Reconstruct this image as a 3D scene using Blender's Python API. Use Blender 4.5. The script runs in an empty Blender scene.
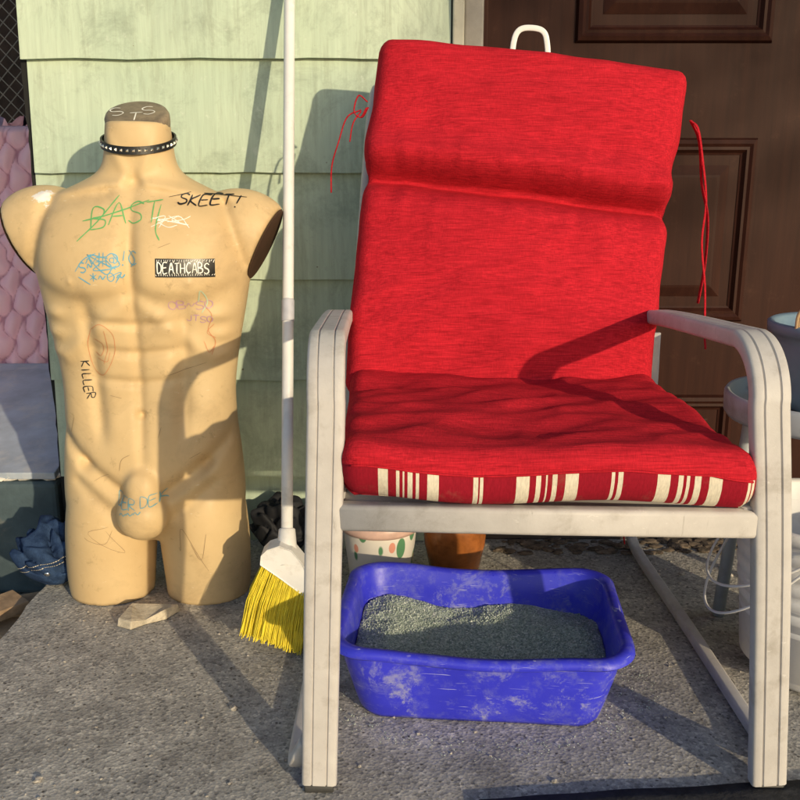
import bpy, bmesh, math, random, time
import numpy as np
from mathutils import Vector, Matrix, noise, Euler
from mathutils.bvhtree import BVHTree
random.seed(4); rng_=np.random.default_rng(4)
S=bpy.context.scene
COL=S.collection
# ---------------------------------------------------------------- materials
def newmat(name, rough=0.6, metallic=0.0, spec=0.5):
    m=bpy.data.materials.new(name); m.use_nodes=True
    nt=m.node_tree; b=nt.nodes["Principled BSDF"]
    b.inputs["Roughness"].default_value=rough
    b.inputs["Metallic"].default_value=metallic
    b.inputs["Specular IOR Level"].default_value=spec
    return m,nt,b
def N(nt,t,**kw):
    n=nt.nodes.new(t)
    for k,v in kw.items(): setattr(n,k,v)
    return n
def coords(nt,scale=(1,1,1),rot=(0,0,0),loc=(0,0,0)):
    tc=N(nt,"ShaderNodeTexCoord"); mp=N(nt,"ShaderNodeMapping")
    mp.inputs["Scale"].default_value=scale; mp.inputs["Rotation"].default_value=rot; mp.inputs["Location"].default_value=loc
    nt.links.new(tc.outputs["Object"],mp.inputs["Vector"]); return mp.outputs["Vector"]
def noi(nt,vec,scale,detail=5,rough=0.6,dist=0.0):
    n=N(nt,"ShaderNodeTexNoise"); n.inputs["Scale"].default_value=scale; n.inputs["Detail"].default_value=detail
    n.inputs["Roughness"].default_value=rough; n.inputs["Distortion"].default_value=dist
    nt.links.new(vec,n.inputs["Vector"]); return n.outputs["Fac"]
def ramp(nt,fac,stops,interp='LINEAR'):
    r=N(nt,"ShaderNodeValToRGB"); cr=r.color_ramp; cr.interpolation=interp
    while len(cr.elements)<len(stops): cr.elements.new(0.5)
    for e,(p,c) in zip(cr.elements,stops):
        e.position=p; e.color=(c[0],c[1],c[2],1) if not isinstance(c,(int,float)) else (c,c,c,1)
    nt.links.new(fac,r.inputs["Fac"]); return r.outputs["Color"]
def mix(nt,a,b,fac,mode='MIX'):
    m=N(nt,"ShaderNodeMix",data_type='RGBA',blend_type=mode)
    for s,v in ((m.inputs[6],a),(m.inputs[7],b)):
        if isinstance(v,tuple): s.default_value=(v[0],v[1],v[2],1)
        else: nt.links.new(v,s)
    if isinstance(fac,(int,float)): m.inputs[0].default_value=fac
    else: nt.links.new(fac,m.inputs[0])
    return m.outputs[2]
def bump(nt,b,h,strength=0.3,dist=0.002,prev=None):
    n=N(nt,"ShaderNodeBump"); n.inputs["Strength"].default_value=strength; n.inputs["Distance"].default_value=dist
    nt.links.new(h,n.inputs["Height"])
    if prev is not None: nt.links.new(prev,n.inputs["Normal"])
    nt.links.new(n.outputs["Normal"],b.inputs["Normal"]); return n.outputs["Normal"]
def simple(name,col,rough=0.6,metallic=0,var=0.25,scale=12,bs=0.15,bd=0.001,bscale=150,dirt=None,dirtscale=9,dirtlo=.55,dirthi=.75,spec=.5):
    m,nt,b=newmat(name,rough,metallic,spec)
    v=coords(nt)
    f=noi(nt,v,scale,4,.65)
    lo=tuple(c*(1-var) for c in col); hi=tuple(min(1,c*(1+var)) for c in col)
    c=ramp(nt,f,[(.3,lo),(.7,hi)])
    if dirt is not None:
        g=noi(nt,v,dirtscale,6,.7,.3)
        c=mix(nt,c,dirt,ramp(nt,g,[(dirtlo,0.0),(dirthi,1.0)]))
    nt.links.new(c,b.inputs["Base Color"])
    if bs>0: bump(nt,b,noi(nt,v,bscale,2,.6),bs,bd)
    return m

# ---------------------------------------------------------------- geometry helpers
def link(o,parent=None):
    COL.objects.link(o)
    if parent: o.parent=parent
    return o
def empty(name,loc=(0,0,0)):
    e=bpy.data.objects.new(name,None); e.location=loc; e.empty_display_size=.05; return link(e)
def mk(name,verts,faces,mats,parent=None,smooth=True,midx=None,loc=None):
    me=bpy.data.meshes.new(name)
    if isinstance(verts,np.ndarray): verts=verts.tolist()
    me.from_pydata(verts,[],faces)
    if not isinstance(mats,(list,tuple)): mats=[mats]
    for m in mats: me.materials.append(m)
    if midx is not None: me.polygons.foreach_set("material_index",midx)
    me.polygons.foreach_set("use_smooth",[smooth]*len(me.polygons)); me.update()
    o=bpy.data.objects.new(name,me)
    if loc: o.location=loc
    return link(o,parent)
def recalc(o):
    bm=bmesh.new(); bm.from_mesh(o.data); bmesh.ops.recalc_face_normals(bm,faces=bm.faces); bm.to_mesh(o.data); bm.free(); return o
def bevel(o,w=.004,seg=2):
    m=o.modifiers.new("bev",'BEVEL'); m.width=w; m.segments=seg; m.limit_method='ANGLE'; m.angle_limit=math.radians(35); return o
def box(name,lo,hi,mat,parent=None,bev=.003,seg=2):
    x0,y0,z0=lo; x1,y1,z1=hi
    v=[(x0,y0,z0),(x1,y0,z0),(x1,y1,z0),(x0,y1,z0),(x0,y0,z1),(x1,y0,z1),(x1,y1,z1),(x0,y1,z1)]
    f=[(0,3,2,1),(4,5,6,7),(0,1,5,4),(1,2,6,5),(2,3,7,6),(3,0,4,7)]
    o=mk(name,v,f,mat,parent,smooth=False)
    if bev: bevel(o,bev,seg)
    return o
def loft(loops,close_ends=True,closed=True):
    n=len(loops[0]); V=[p for l in loops for p in l]; F=[]
    for i in range(len(loops)-1):
        for j in range(n if closed else n-1):
            a=i*n+j; b=i*n+(j+1)%n; F.append((a,b,b+n,a+n))
    if close_ends:
        F.append(tuple(range(n))[::-1]); F.append(tuple(range((len(loops)-1)*n,len(loops)*n)))
    return V,F
def catmull(pts,sub=8):
    P=[Vector(p) for p in pts]; P=[2*P[0]-P[1]]+P+[2*P[-1]-P[-2]]; out=[]
    for i in range(1,len(P)-2):
        for s in range(sub):
            t=s/sub; a,b,c,d=P[i-1],P[i],P[i+1],P[i+2]
            out.append(.5*((2*b)+(c-a)*t+(2*a-5*b+4*c-d)*t*t+(3*b-a-3*c+d)*t**3))
    out.append(P[-2]); return out
def sweep(name,path,prof,mat,parent=None,side=None,smooth=True,scale=None):
    P=[Vector(p) for p in path]; loops=[]
    sd=Vector(side) if side is not None else None
    prev=None
    for i,p in enumerate(P):
        t=(P[min(i+1,len(P)-1)]-P[max(i-1,0)]).normalized()
        if sd is not None: s=(sd-t*sd.dot(t)).normalized()
        else:
            if prev is None:
                r=Vector((0,0,1)) if abs(t.z)<.9 else Vector((1,0,0)); s=t.cross(r).normalized()
            else: s=(prev-t*prev.dot(t)).normalized()
            prev=s
        n=t.cross(s)
        k=1 if scale is None else scale[i]
        loops.append([p+s*a*k+n*b*k for a,b in prof])
    V,F=loft(loops)
    return recalc(mk(name,V,F,mat,parent,smooth))
def circ(r,n=12,ry=None):
    return [(r*math.cos(2*math.pi*i/n),(ry or r)*math.sin(2*math.pi*i/n)) for i in range(n)]
def autosmooth(o,ang=35):
    m=o.modifiers.new("es",'EDGE_SPLIT'); m.split_angle=math.radians(ang); return o
def lathe(name,prof,mat,parent=None,n=48,loc=(0,0,0)):
    V=[];F=[]
    for r,z in prof:
        for i in range(n):
            a=2*math.pi*i/n; V.append((r*math.cos(a),r*math.sin(a),z))
    for i in range(len(prof)-1):
        for j in range(n):
            a=i*n+j;b=i*n+(j+1)%n;F.append((a,b,b+n,a+n))
    return mk(name,V,F,mat,parent,True,loc=loc)
def rrect(hx,hy,r,seg=8,nx=1,ny=1):
    pts=[]
    cs=[(hx-r,hy-r,0),(-hx+r,hy-r,90),(-hx+r,-hy+r,180),(hx-r,-hy+r,270)]
    for k,(cx,cy,a0) in enumerate(cs):
        for i in range(seg+1):
            a=math.radians(a0+90*i/seg); pts.append((cx+r*math.cos(a),cy+r*math.sin(a)))
        nxt=cs[(k+1)%4]; a=math.radians(nxt[2]); q=(nxt[0]+r*math.cos(a),nxt[1]+r*math.sin(a)); p=pts[-1]
        m=nx if k%2==0 else ny
        for i in range(1,m): pts.append((p[0]+(q[0]-p[0])*i/m,p[1]+(q[1]-p[1])*i/m))
    return pts
ROCKS=[]
for s_ in range(10):
    bm=bmesh.new(); bmesh.ops.create_icosphere(bm,subdivisions=2,radius=1); o_=Vector((s_*3.1,s_*1.7,s_))
    vs=[]
    for v in bm.verts:
        n_=noise.noise(v.co*1.3+o_)*.6+noise.noise(v.co*3+o_)*.25; vs.append(v.co*(1+n_))
    bm.verts.index_update()
    ROCKS.append((np.array(vs),np.array([[v.index for v in f.verts] for f in bm.faces]))); bm.free()
def rock(T,c,r,seed,sq=(1,1,1)):
    vs,fs=ROCKS[seed%10]; a=seed*1.7; R=np.array([[math.cos(a),-math.sin(a),0],[math.sin(a),math.cos(a),0],[0,0,1]])
    base=len(T[0]); T[0].extend(((vs@R.T)*np.array(sq)*r+np.array(c)).tolist()); T[1].extend((fs+base).tolist())
def grid_faces(nx,ny):
    return [(j*(nx+1)+i,j*(nx+1)+i+1,(j+1)*(nx+1)+i+1,(j+1)*(nx+1)+i) for j in range(ny) for i in range(nx)]
NZ=noise.noise

# ---------------------------------------------------------------- material library
def concrete():
    m,nt,b=newmat("porch_concrete",.9,spec=.2)
    v=coords(nt)
    big=noi(nt,v,2.2,6,.68,.4); mid=noi(nt,v,14,6,.75); fine=noi(nt,v,330,2,.7)
    c=ramp(nt,big,[(.28,(.31,.30,.29)),(.5,(.43,.415,.39)),(.72,(.54,.52,.48))])
    c=mix(nt,c,ramp(nt,mid,[(.3,(.58,.58,.59)),(.7,(1.2,1.19,1.17))]),.8,'MULTIPLY')
    # exposed aggregate: each voronoi cell its own tone
    va=N(nt,"ShaderNodeTexVoronoi"); va.inputs["Scale"].default_value=210; nt.links.new(v,va.inputs["Vector"])
    sp_=N(nt,"ShaderNodeSeparateColor"); nt.links.new(va.outputs["Color"],sp_.inputs[0])
    c=mix(nt,c,ramp(nt,sp_.outputs[0],[(0,(.42,.42,.42)),(.25,(.85,.85,.85)),(.8,(1.08,1.07,1.05)),(1,(1.6,1.58,1.5))]),.75,'MULTIPLY')
    c=mix(nt,c,ramp(nt,fine,[(.3,(.7,.7,.7)),(.65,(1.2,1.2,1.2))]),.6,'MULTIPLY')
    vo=N(nt,"ShaderNodeTexVoronoi"); vo.inputs["Scale"].default_value=95; nt.links.new(v,vo.inputs["Vector"])
    sp=ramp(nt,vo.outputs["Distance"],[(.14,1.0),(.26,0.0)])
    sel=ramp(nt,noi(nt,v,60,2),[(.49,0.0),(.56,.9)])
    c=mix(nt,c,(.09,.08,.07),mix(nt,(0,0,0),sp,sel))
    vo2=N(nt,"ShaderNodeTexVoronoi"); vo2.inputs["Scale"].default_value=47; nt.links.new(v,vo2.inputs["Vector"])
    sp2=ramp(nt,vo2.outputs["Distance"],[(.06,1.0),(.12,0.0)])
    c=mix(nt,c,(.70,.68,.62),mix(nt,(0,0,0),sp2,ramp(nt,noi(nt,v,23,2),[(.5,0.0),(.6,.9)])))
    st=noi(nt,v,5.5,5,.6,.8)
    c=mix(nt,c,(.13,.12,.11),ramp(nt,st,[(.54,0.0),(.74,.65)]))
    c=mix(nt,c,(.68,.66,.62),ramp(nt,noi(nt,v,3.7,6,.7,.5),[(.57,0.0),(.70,.55)]))
    # a few drip stains
    c=mix(nt,c,(.10,.09,.08),ramp(nt,noi(nt,v,17,3,.5,.2),[(.70,0.0),(.74,.6)]))
    nt.links.new(c,b.inputs["Base Color"])
    n1=bump(nt,b,mid,.35,.003); bump(nt,b,va.outputs["Distance"],.45,.0015,n1)
    return m
M_conc=concrete()
def fabric():
    m,nt,b=newmat("red_fabric",.95,spec=.08)
    v=coords(nt)
    slub=noi(nt,coords(nt,(30,480,480)),1,2,.6); slub2=noi(nt,coords(nt,(10,150,150)),1,3,.7)
    thr=noi(nt,coords(nt,(700,120,120)),1,2,.5)
    big=noi(nt,v,5,4,.6)
    c=ramp(nt,slub2,[(.25,(.44,.014,.026)),(.75,(.57,.021,.036))])
    c=mix(nt,c,ramp(nt,slub,[(.3,(.66,.66,.66)),(.7,(1.2,1.2,1.2))]),.85,'MULTIPLY')
    c=mix(nt,c,ramp(nt,thr,[(.3,(.82,.82,.82)),(.7,(1.1,1.1,1.1))]),.8,'MULTIPLY')
    c=mix(nt,c,ramp(nt,big,[(.3,(.86,.86,.86)),(.7,(1.08,1.08,1.08))]),.7,'MULTIPLY')
    nt.links.new(c,b.inputs["Base Color"])
    n1=bump(nt,b,slub,.6,.0012); bump(nt,b,thr,.45,.0009,n1)
    return m
M_red=fabric()
def metal_mat():
    m,nt,b=newmat("powder_coated_metal",.5,spec=.3)
    v=coords(nt)
    c=ramp(nt,noi(nt,v,25,4,.65),[(.3,(.49,.47,.46)),(.7,(.57,.55,.54))])
    c=mix(nt,c,(.30,.27,.24),ramp(nt,noi(nt,v,18,6,.7,.3),[(.52,0.0),(.85,1.0)]))
    c=mix(nt,c,(.16,.14,.12),ramp(nt,noi(nt,coords(nt,(160,160,9)),1,5,.75,.3),[(.64,0.0),(.74,.55)]))
    c=mix(nt,c,(.70,.68,.66),ramp(nt,noi(nt,coords(nt,(60,60,160)),1,3,.7,.3),[(.68,0.0),(.72,.5)]))
    c=mix(nt,c,(.25,.15,.09),ramp(nt,noi(nt,v,55,5,.8),[(.70,0.0),(.76,.7)]))
    nt.links.new(c,b.inputs["Base Color"]); bump(nt,b,noi(nt,v,400,2),.25,.0006); return m
M_metal=metal_mat()
M_white=simple("white_plastic",(.76,.76,.76),.35,0,.06,20,.05,.0005,200,dirt=(.42,.39,.35),dirtscale=14,dirtlo=.56,dirthi=.9)
M_blackrub=simple("black_rubber",(.035,.035,.038),.85,0,.4,60,.6,.002,180,spec=.2)
M_black=simple("black_leather",(.012,.012,.013),.45)
M_steel=simple("steel_stud",(.7,.7,.7),.25,1.0,.1)

def tan_mat():
    m,nt,b=newmat("mannequin_skin",.5,spec=.3)
    v=coords(nt)
    c=ramp(nt,noi(nt,v,6,5,.65),[(.3,(.59,.425,.225)),(.7,(.69,.515,.285))])
    dirt=noi(nt,v,38,6,.75,.3)
    c=mix(nt,c,(.26,.17,.09),ramp(nt,dirt,[(.59,0.0),(.76,.6)]))
    c=mix(nt,c,(.36,.25,.14),ramp(nt,noi(nt,v,9,6,.7,.4),[(.52,0.0),(.8,.6)]))
    sc=noi(nt,coords(nt,(14,14,60),(0,.6,0)),3,4,.7)
    c=mix(nt,c,(.78,.68,.5),ramp(nt,sc,[(.66,0.0),(.72,.5)]))
    tc=N(nt,"ShaderNodeTexCoord"); d=N(nt,"ShaderNodeVectorMath",operation='DISTANCE'); d.inputs[1].default_value=(-.158,-.035,.745)
    nt.links.new(tc.outputs["Object"],d.inputs[0])
    ad=N(nt,"ShaderNodeMath",operation='ADD'); nt.links.new(d.outputs["Value"],ad.inputs[0])
    nn=N(nt,"ShaderNodeMath",operation='MULTIPLY'); nn.inputs[1].default_value=.07; nt.links.new(noi(nt,v,50,4,.7),nn.inputs[0]); nt.links.new(nn.outputs[0],ad.inputs[1])
    c=mix(nt,c,(.78,.76,.74),ramp(nt,ad.outputs[0],[(.050,1.0),(.054,0.0)]))
    nt.links.new(c,b.inputs["Base Color"])
    nt.links.new(ramp(nt,dirt,[(.3,.42),(.8,.65)]),b.inputs["Roughness"])
    bump(nt,b,noi(nt,v,120,3,.6),.12,.0008)
    return m
M_tan=tan_mat()
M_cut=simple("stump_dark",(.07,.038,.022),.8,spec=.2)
def siding_mat():
    m,nt,b=newmat("green_siding",.75,spec=.2)
    v=coords(nt)
    c=ramp(nt,noi(nt,v,2.5,5,.6),[(.3,(.49,.61,.48)),(.7,(.61,.71,.56))])
    gr=noi(nt,coords(nt,(90,1,5)),1,4,.7)
    c=mix(nt,c,ramp(nt,gr,[(.3,(.84,.84,.84)),(.7,(1.06,1.06,1.06))]),.8,'MULTIPLY')
    c=mix(nt,c,(.24,.29,.23),ramp(nt,noi(nt,v,9,7,.8,.5),[(.48,0.0),(.8,.9)]))
    c=mix(nt,c,(.28,.31,.23),ramp(nt,noi(nt,coords(nt,(30,1,4)),1,6,.75,.4),[(.52,0.0),(.8,.7)]))
    c=mix(nt,c,(.72,.78,.68),ramp(nt,noi(nt,v,31,5,.8),[(.60,0.0),(.72,.5)]))
    nt.links.new(c,b.inputs["Base Color"])
    bump(nt,b,gr,.35,.0018)
    return m
M_side=siding_mat()
def door_mat():
    m,nt,b=newmat("door_brown",.5,spec=.12)
    v=coords(nt)
    gr=noi(nt,coords(nt,(60,60,3)),1,4,.65,.4)
    c=ramp(nt,gr,[(.3,(.026,.0085,.006)),(.7,(.042,.014,.009))])
    c=mix(nt,c,(.09,.038,.024),ramp(nt,noi(nt,v,22,7,.75),[(.58,0.0),(.8,.5)]))
    nt.links.new(c,b.inputs["Base Color"]); bump(nt,b,gr,.2,.001)
    return m
M_door=door_mat()

# ---------------------------------------------------------------- camera, light
cam=bpy.data.cameras.new("camera"); co=bpy.data.objects.new("camera",cam); COL.objects.link(co)
cam.sensor_width=36; cam.lens=40.5; cam.clip_start=.02; cam.clip_end=500
co.location=(0,0,.774); co.rotation_euler=(math.radians(90-14),0,0); S.camera=co
d=Vector((-.30,.47,-.138)).normalized()
sun=bpy.data.lights.new("sun",'SUN'); so=bpy.data.objects.new("sun",sun); COL.objects.link(so)
sun.energy=3.3; sun.angle=math.radians(.7); sun.color=(1,.82,.54); so.rotation_euler=d.to_track_quat('-Z','Y').to_euler()
so.location=(3,-4,3)
W=bpy.data.worlds.new("World"); S.world=W; W.use_nodes=True
nt=W.node_tree; bg=nt.nodes["Background"]; sky=nt.nodes.new("ShaderNodeTexSky"); sky.sky_type='NISHITA'; sky.sun_disc=False
sky.sun_elevation=math.radians(13.9); sky.sun_rotation=math.radians(147.4)
nt.links.new(sky.outputs[0],bg.inputs[0]); bg.inputs[1].default_value=.15
S.view_settings.view_transform='Standard'; S.view_settings.look='None'; S.view_settings.exposure=0

# ---------------------------------------------------------------- ground & porch
M_dirt=simple("dirt_ground",(.30,.28,.25),.95,0,.3,7,.6,.01,60,dirt=(.40,.38,.34),dirtscale=30,spec=.1)
mk("ground",[(-200,-200,-.13),(200,-200,-.13),(200,200,-.13),(-200,200,-.13)],[(0,1,2,3)],M_dirt,smooth=False)
out=[(-.70,.30)]
y=.30
while y<1.62:
    out.append((-.672-.012*y+NZ(Vector((y*6,0,3)))*.018+NZ(Vector((y*25,0,3)))*.006,y)); y+=.025
out+=[(-.69,1.66),(-.71,1.80),(-.72,1.849),(-.715,2.05),(2.0,2.05),(2.0,.30)]
n=len(out)
V=[(x,y,0) for x,y in out]+[(x+(-.012 if i<n-4 else 0),y,-.128) for i,(x,y) in enumerate(out)]
F=[tuple(range(n))]+[(i,(i+1)%n,(i+1)%n+n,i+n) for i in range(n)]
o=mk("porch_slab",V,F,M_conc,smooth=False); recalc(o)
T=([],[])
for i in range(520):
    x=random.uniform(-.66,.9); yy=random.uniform(.95,1.8) if i%3 else random.uniform(1.5,1.84)
    r=random.choice([.0010,.0014,.002,.0026]) if i%23 else random.uniform(.003,.006)
    rock(T,(x,yy,r*.3),r,i,(1,1,.6))
mk("grit",T[0],T[1],simple("grit_stone",(.38,.35,.31),.9,0,.6,200),smooth=False)
nx,ny=50,20; V=[]
for j in range(ny+1):
    for i in range(nx+1):
        x=.10+.9*i/nx; yy=.60+(.383+.080*i/nx+.003*NZ(Vector((x*12,0,0))))*j/ny
        V.append((x,yy,.009+.0012*NZ(Vector((x*9,yy*9,0)))))
o=mk("door_mat",V,grid_faces(nx,ny),M_blackrub); sm=o.modifiers.new("s",'SOLIDIFY'); sm.thickness=.005; sm.offset=-1

# ---------------------------------------------------------------- house
house=empty("house")
WY=1.85
edges=[-.064+.211*k for k in range(0,14)]
M_tar=simple("tar_paper",(.012,.012,.012),.9,bs=0)
box("wall_backing",(-.718,WY,-.12),(.10,WY+.12,2.9),M_tar,house,0)
box("side_wall",(-.716,WY+.12,-.12),(-.60,6,2.9),M_side,house,0)
V=[];F=[]
zz=-.1
while zz<2.9:
    w=.733+.006*NZ(Vector((zz*9,1,1)))+.004*NZ(Vector((zz*40,1,1)))
    V+=[(-w,WY-.004,zz),(-.68,WY-.004,zz)]; zz+=.02
for i in range(len(V)//2-1): F.append((2*i,2*i+1,2*i+3,2*i+2))
mk("corner_paper",V,F,M_tar,house,False)
def siding(x0,x1):
    for r,e in enumerate(edges):
        top=e+.211
        xs=[x0]; off=(.23 if r%2 else .53); x=x0+off
        if r in (1,2,3,4,5): x=x1+1
        while x<x1-.05: xs.append(x); x+=.61
        xs.append(x1)
        for a,b2 in zip(xs[:-1],xs[1:]):
            dz=random.uniform(-.002,.002); g=.0009
            l=a+g+(random.uniform(-.007,.005) if a==x0 else 0)
            yb=WY-.019+random.uniform(-.0015,.001); yt=WY-.006; th=.005
            m=24; VV=[];FF=[]
            for i in range(m+1):
                xx=l+(b2-g-l)*i/m; jz=.0026*NZ(Vector((xx*18,r*3.3,0)))
                VV+=[(xx,yb,e+dz+jz),(xx,yt,top+.004),(xx,yt+th,top+.004),(xx,yb+th+.004,e+dz+jz)]
            for i in range(m):
                for q in range(4):
                    c0=4*i+q; c1=4*i+(q+1)%4; FF.append((c0,c1,c1+4,c0+4))
            FF.append((0,3,2,1)); FF.append((4*m,4*m+1,4*m+2,4*m+3))
            recalc(mk("siding_shingle",VV,FF,M_side,house,False))
siding(-.722,.098); siding(1.20,2.2)
T=([],[])
for e in edges[1:8]:
    for k in range(5):
        rock(T,(-.66+.17*k+random.uniform(-.02,.02),WY-.0175,e+.022+random.uniform(-.004,.004)),.0018,k,(1,.5,1))
mk("nail_heads",T[0],T[1],simple("nail_rust",(.26,.25,.18),.7,.3,bs=0),house)
box("wall_backing_2",(1.2,WY+.001,-.12),(2.2,WY+.12,2.9),M_tar,house,0)
M_trim=simple("trim_paint",(.50,.49,.40),.6,0,.1,20,.1,.001,90,dirt=(.2,.18,.13),dirtscale=16,dirtlo=.55)
M_trim2=simple("trim_grey",(.30,.28,.25),.6,0,.15,30,.1,.001,90)
box("door_casing",(.100,WY-.028,0),(.122,WY+.11,2.2),M_trim,house,.003)
box("door_jamb",(.1225,WY-.012,0),(.160,WY+.12,2.18),M_trim2,house,.004)
box("door_stop",(.1605,WY+.03,0),(.172,WY+.12,2.16),M_door,house,.002)
box("door_casing_2",(1.08,WY-.02,0),(1.2,WY+.11,2.2),M_trim,house,.003)
box("door_header",(.122,WY-.02,2.181),(1.08,WY+.11,2.4),M_trim,house,.003)
DY=1.95
box("door_slab",(.1725,DY,.03),(1.08,DY+.05,2.175),M_door,house,0)
box("door_threshold",(.1725,WY-.01,0),(1.08,DY+.05,.028),simple("threshold",(.06,.05,.045),.7),house,.003)
def frame(x0,x1,z0,z1):
    for nm,prof,capit in (("door_moulding",[(0,0),(0.004,.010),(.012,.013),(.018,.009),(.024,.010),(.030,.002),(.034,.0005)],False),("door_panel",[(.055,0),(.075,.007),(.08,.008)],True)):
        loops=[]
        for ins,hh in prof:
            loops.append([(x0+ins,DY-.001-hh,z0+ins),(x1-ins,DY-.001-hh,z0+ins),(x1-ins,DY-.001-hh,z1-ins),(x0+ins,DY-.001-hh,z1-ins)])
        V,F=loft(loops,False)
        if capit: F.append((8,9,10,11))
        recalc(mk(nm,V,F,M_door,house,False))
frame(.355,.755,1.035,1.75); frame(.355,.745,.465,.85); frame(.355,.745,.08,.30)

# ---------------------------------------------------------------- street tree out of frame (shades the porch softly)
tree=empty("street_tree")
pa=Vector((.843,.538,0)); sa_=Vector((.538,-.843,0))
def tp(p,s,z): return pa*p+sa_*s+Vector((0,0,z))
M_bark=simple("bark",(.12,.085,.06),.9,0,.4,20,.8,.01,30)
sweep("trunk",catmull([tp(2.9,6.2,-.13),tp(2.85,6.2,1.2),tp(2.8,6.1,2.4),tp(2.7,6.2,3.8),tp(2.5,6.1,5.0)],5),circ(.13,14),M_bark,tree,scale=[1.25-.045*i for i in range(21)])
tips=[]
for k in range(17):
    z0=2.0+k*.18; a=tp(2.8,6.15,z0)
    L=random.uniform(1.3,2.9); side=-1 if k%3 else 1
    b_=a+pa*side*L+sa_*random.uniform(-.9,.9)+Vector((0,0,random.uniform(.25,1.0)+(.35 if side<0 else 0)))
    m1=a.lerp(b_,.5)+Vector((0,0,.12))
    pts=catmull([a,m1,b_],5); sweep("limb",pts,circ(.03,7),M_bark,tree,scale=[1-.075*i for i in range(len(pts))])
    for q in range(9): tips.append(a.lerp(b_,random.uniform(.4,1.08))+Vector((random.gauss(0,.22),random.gauss(0,.22),random.gauss(0,.16))))
V=[];F=[]
for c in tips:
    for q in range(20):
        p=c+Vector((random.gauss(0,.13),random.gauss(0,.13),random.gauss(0,.10)))
        R=Euler((random.random()*6,random.random()*6,random.random()*6)).to_matrix(); l=random.uniform(.03,.055); w=l*.45; b0=len(V)
        V+=[p+R@Vector(x) for x in ((-l,0,0),(0,-w,.006),(l,0,0),(0,w,.006))]; F.append((b0,b0+1,b0+2,b0+3))
mk("foliage",V,F,simple("leaf_green",(.07,.11,.03),.6,0,.4,8,bs=0),tree,False)

# ---------------------------------------------------------------- left background
M_teal=simple("teal_concrete",(.06,.09,.105),.85,0,.3,10,.5,.003,60,dirt=(.16,.16,.15),dirtscale=12)
box("retaining_block",(-2.0,1.835,-.128),(-.742,2.4,.132),M_teal,None,.01)
bo=box("painted_board",(-1.9,-.32,-.008),(-.745,.32,.008),simple("board_paint",(.40,.46,.55),.6,0,.2,10,.2,.002,60,dirt=(.65,.63,.6),dirtscale=8,dirtlo=.5),None,.002)
bo.location=(0,2.16,.20); bo.rotation_euler=(math.radians(10),0,0)
nx,nz=260,170; V=[]; Q=[]
for j in range(nz+1):
    for i in range(nx+1):
        x=-.55+1.1*i/nx; z=.72*j/nz
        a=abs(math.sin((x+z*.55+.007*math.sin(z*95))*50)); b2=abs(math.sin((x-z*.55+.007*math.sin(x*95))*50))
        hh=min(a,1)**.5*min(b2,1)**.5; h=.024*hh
        ed=min(1,min(j,nz-j)/6,min(i,nx-i)/6)
        V.append((x,-h*ed+ (1-ed)**2*.03+.006*NZ(Vector((x*6,z*6,0))),z)); Q.append(hh)
def mattmat():
    m,nt,b=newmat("pink_ticking",.8,spec=.2)
    v=coords(nt)
    c=ramp(nt,noi(nt,v,4,4,.6),[(.3,(.88,.50,.58)),(.7,(.95,.60,.68))])
    c=mix(nt,c,(.6,.40,.40),ramp(nt,noi(nt,v,6,6,.7),[(.56,0.0),(.78,.5)]))
    at=N(nt,"ShaderNodeAttribute"); at.attribute_name="groove_shade"
    c=mix(nt,(.52,.26,.34),c,ramp(nt,at.outputs["Fac"],[(.12,0.0),(.40,1.0)]))   # shade painted as darker pink into the quilting grooves
    nt.links.new(c,b.inputs["Base Color"]); bump(nt,b,noi(nt,v,300,2),.2,.001); return m
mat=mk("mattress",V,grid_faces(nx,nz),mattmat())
at_=mat.data.attributes.new("groove_shade",'FLOAT','POINT'); at_.data.foreach_set("value",Q)
sm=mat.modifiers.new("s",'SOLIDIFY'); sm.thickness=.14; sm.offset=-1
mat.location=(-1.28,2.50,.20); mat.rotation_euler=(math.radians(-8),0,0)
cf=empty("chain_link_fence")
cu=bpy.data.curves.new("mesh_wire",'CURVE'); cu.dimensions='3D'; cu.bevel_depth=.0018; cu.bevel_resolution=1
xR=-.80; xL=-3.2
for k in range(-90,90):
    for s in (1,-1):
        x0=-2.0+k*.045; f=lambda z: x0+s*(z-1)*.95
        zs=[z*.02+.0 for z in range(0,101) if xL<=f(z*.02)<=xR]
        if len(zs)<2: continue
        sp=cu.splines.new('POLY'); sp.points.add(1)
        for p,z in zip(sp.points,(zs[0],zs[-1])): p.co=(f(z),3.0+.002*s,z,1)
M_galv=simple("galvanised_wire",(.30,.27,.23),.5,.3)
cu.materials.append(M_galv); link(bpy.data.objects.new("mesh_wire",cu),cf)
sweep("fence_post",[(-1.95,3.02,-.12),(-1.95,3.02,2.1)],circ(.025),M_galv,cf)
sweep("fence_rail",[(-3.2,3.02,2.0),(-.80,3.02,2.0)],circ(.018),M_galv,cf)
wf=empty("wooden_fence")
M_fw=simple("old_fence_wood",(.06,.04,.032),.9,0,.4,14,.5,.003,60)
for k in range(26):
    box("board",(-3.3+k*.12,3.4+random.uniform(-.01,.01),-.12),(-3.3+k*.12+.117,3.43,2.2+random.uniform(-.05,.05)),M_fw,wf,.003)
T=([],[])
for i in range(34):
    r=random.uniform(.008,.03); rock(T,(random.uniform(-.98,-.76),random.uniform(1.86,1.96),.132+r*.3),r,i+50,(1.3,1,.45))
mk("rubble",T[0],T[1],simple("rubble_stone",(.7,.67,.62),.9,0,.3,30,.6,.003,80),smooth=False)
Tw=empty("wood_scraps")
M_wood=simple("scrap_wood",(.34,.23,.14),.85,0,.35,30,.4,.002,90)
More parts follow.
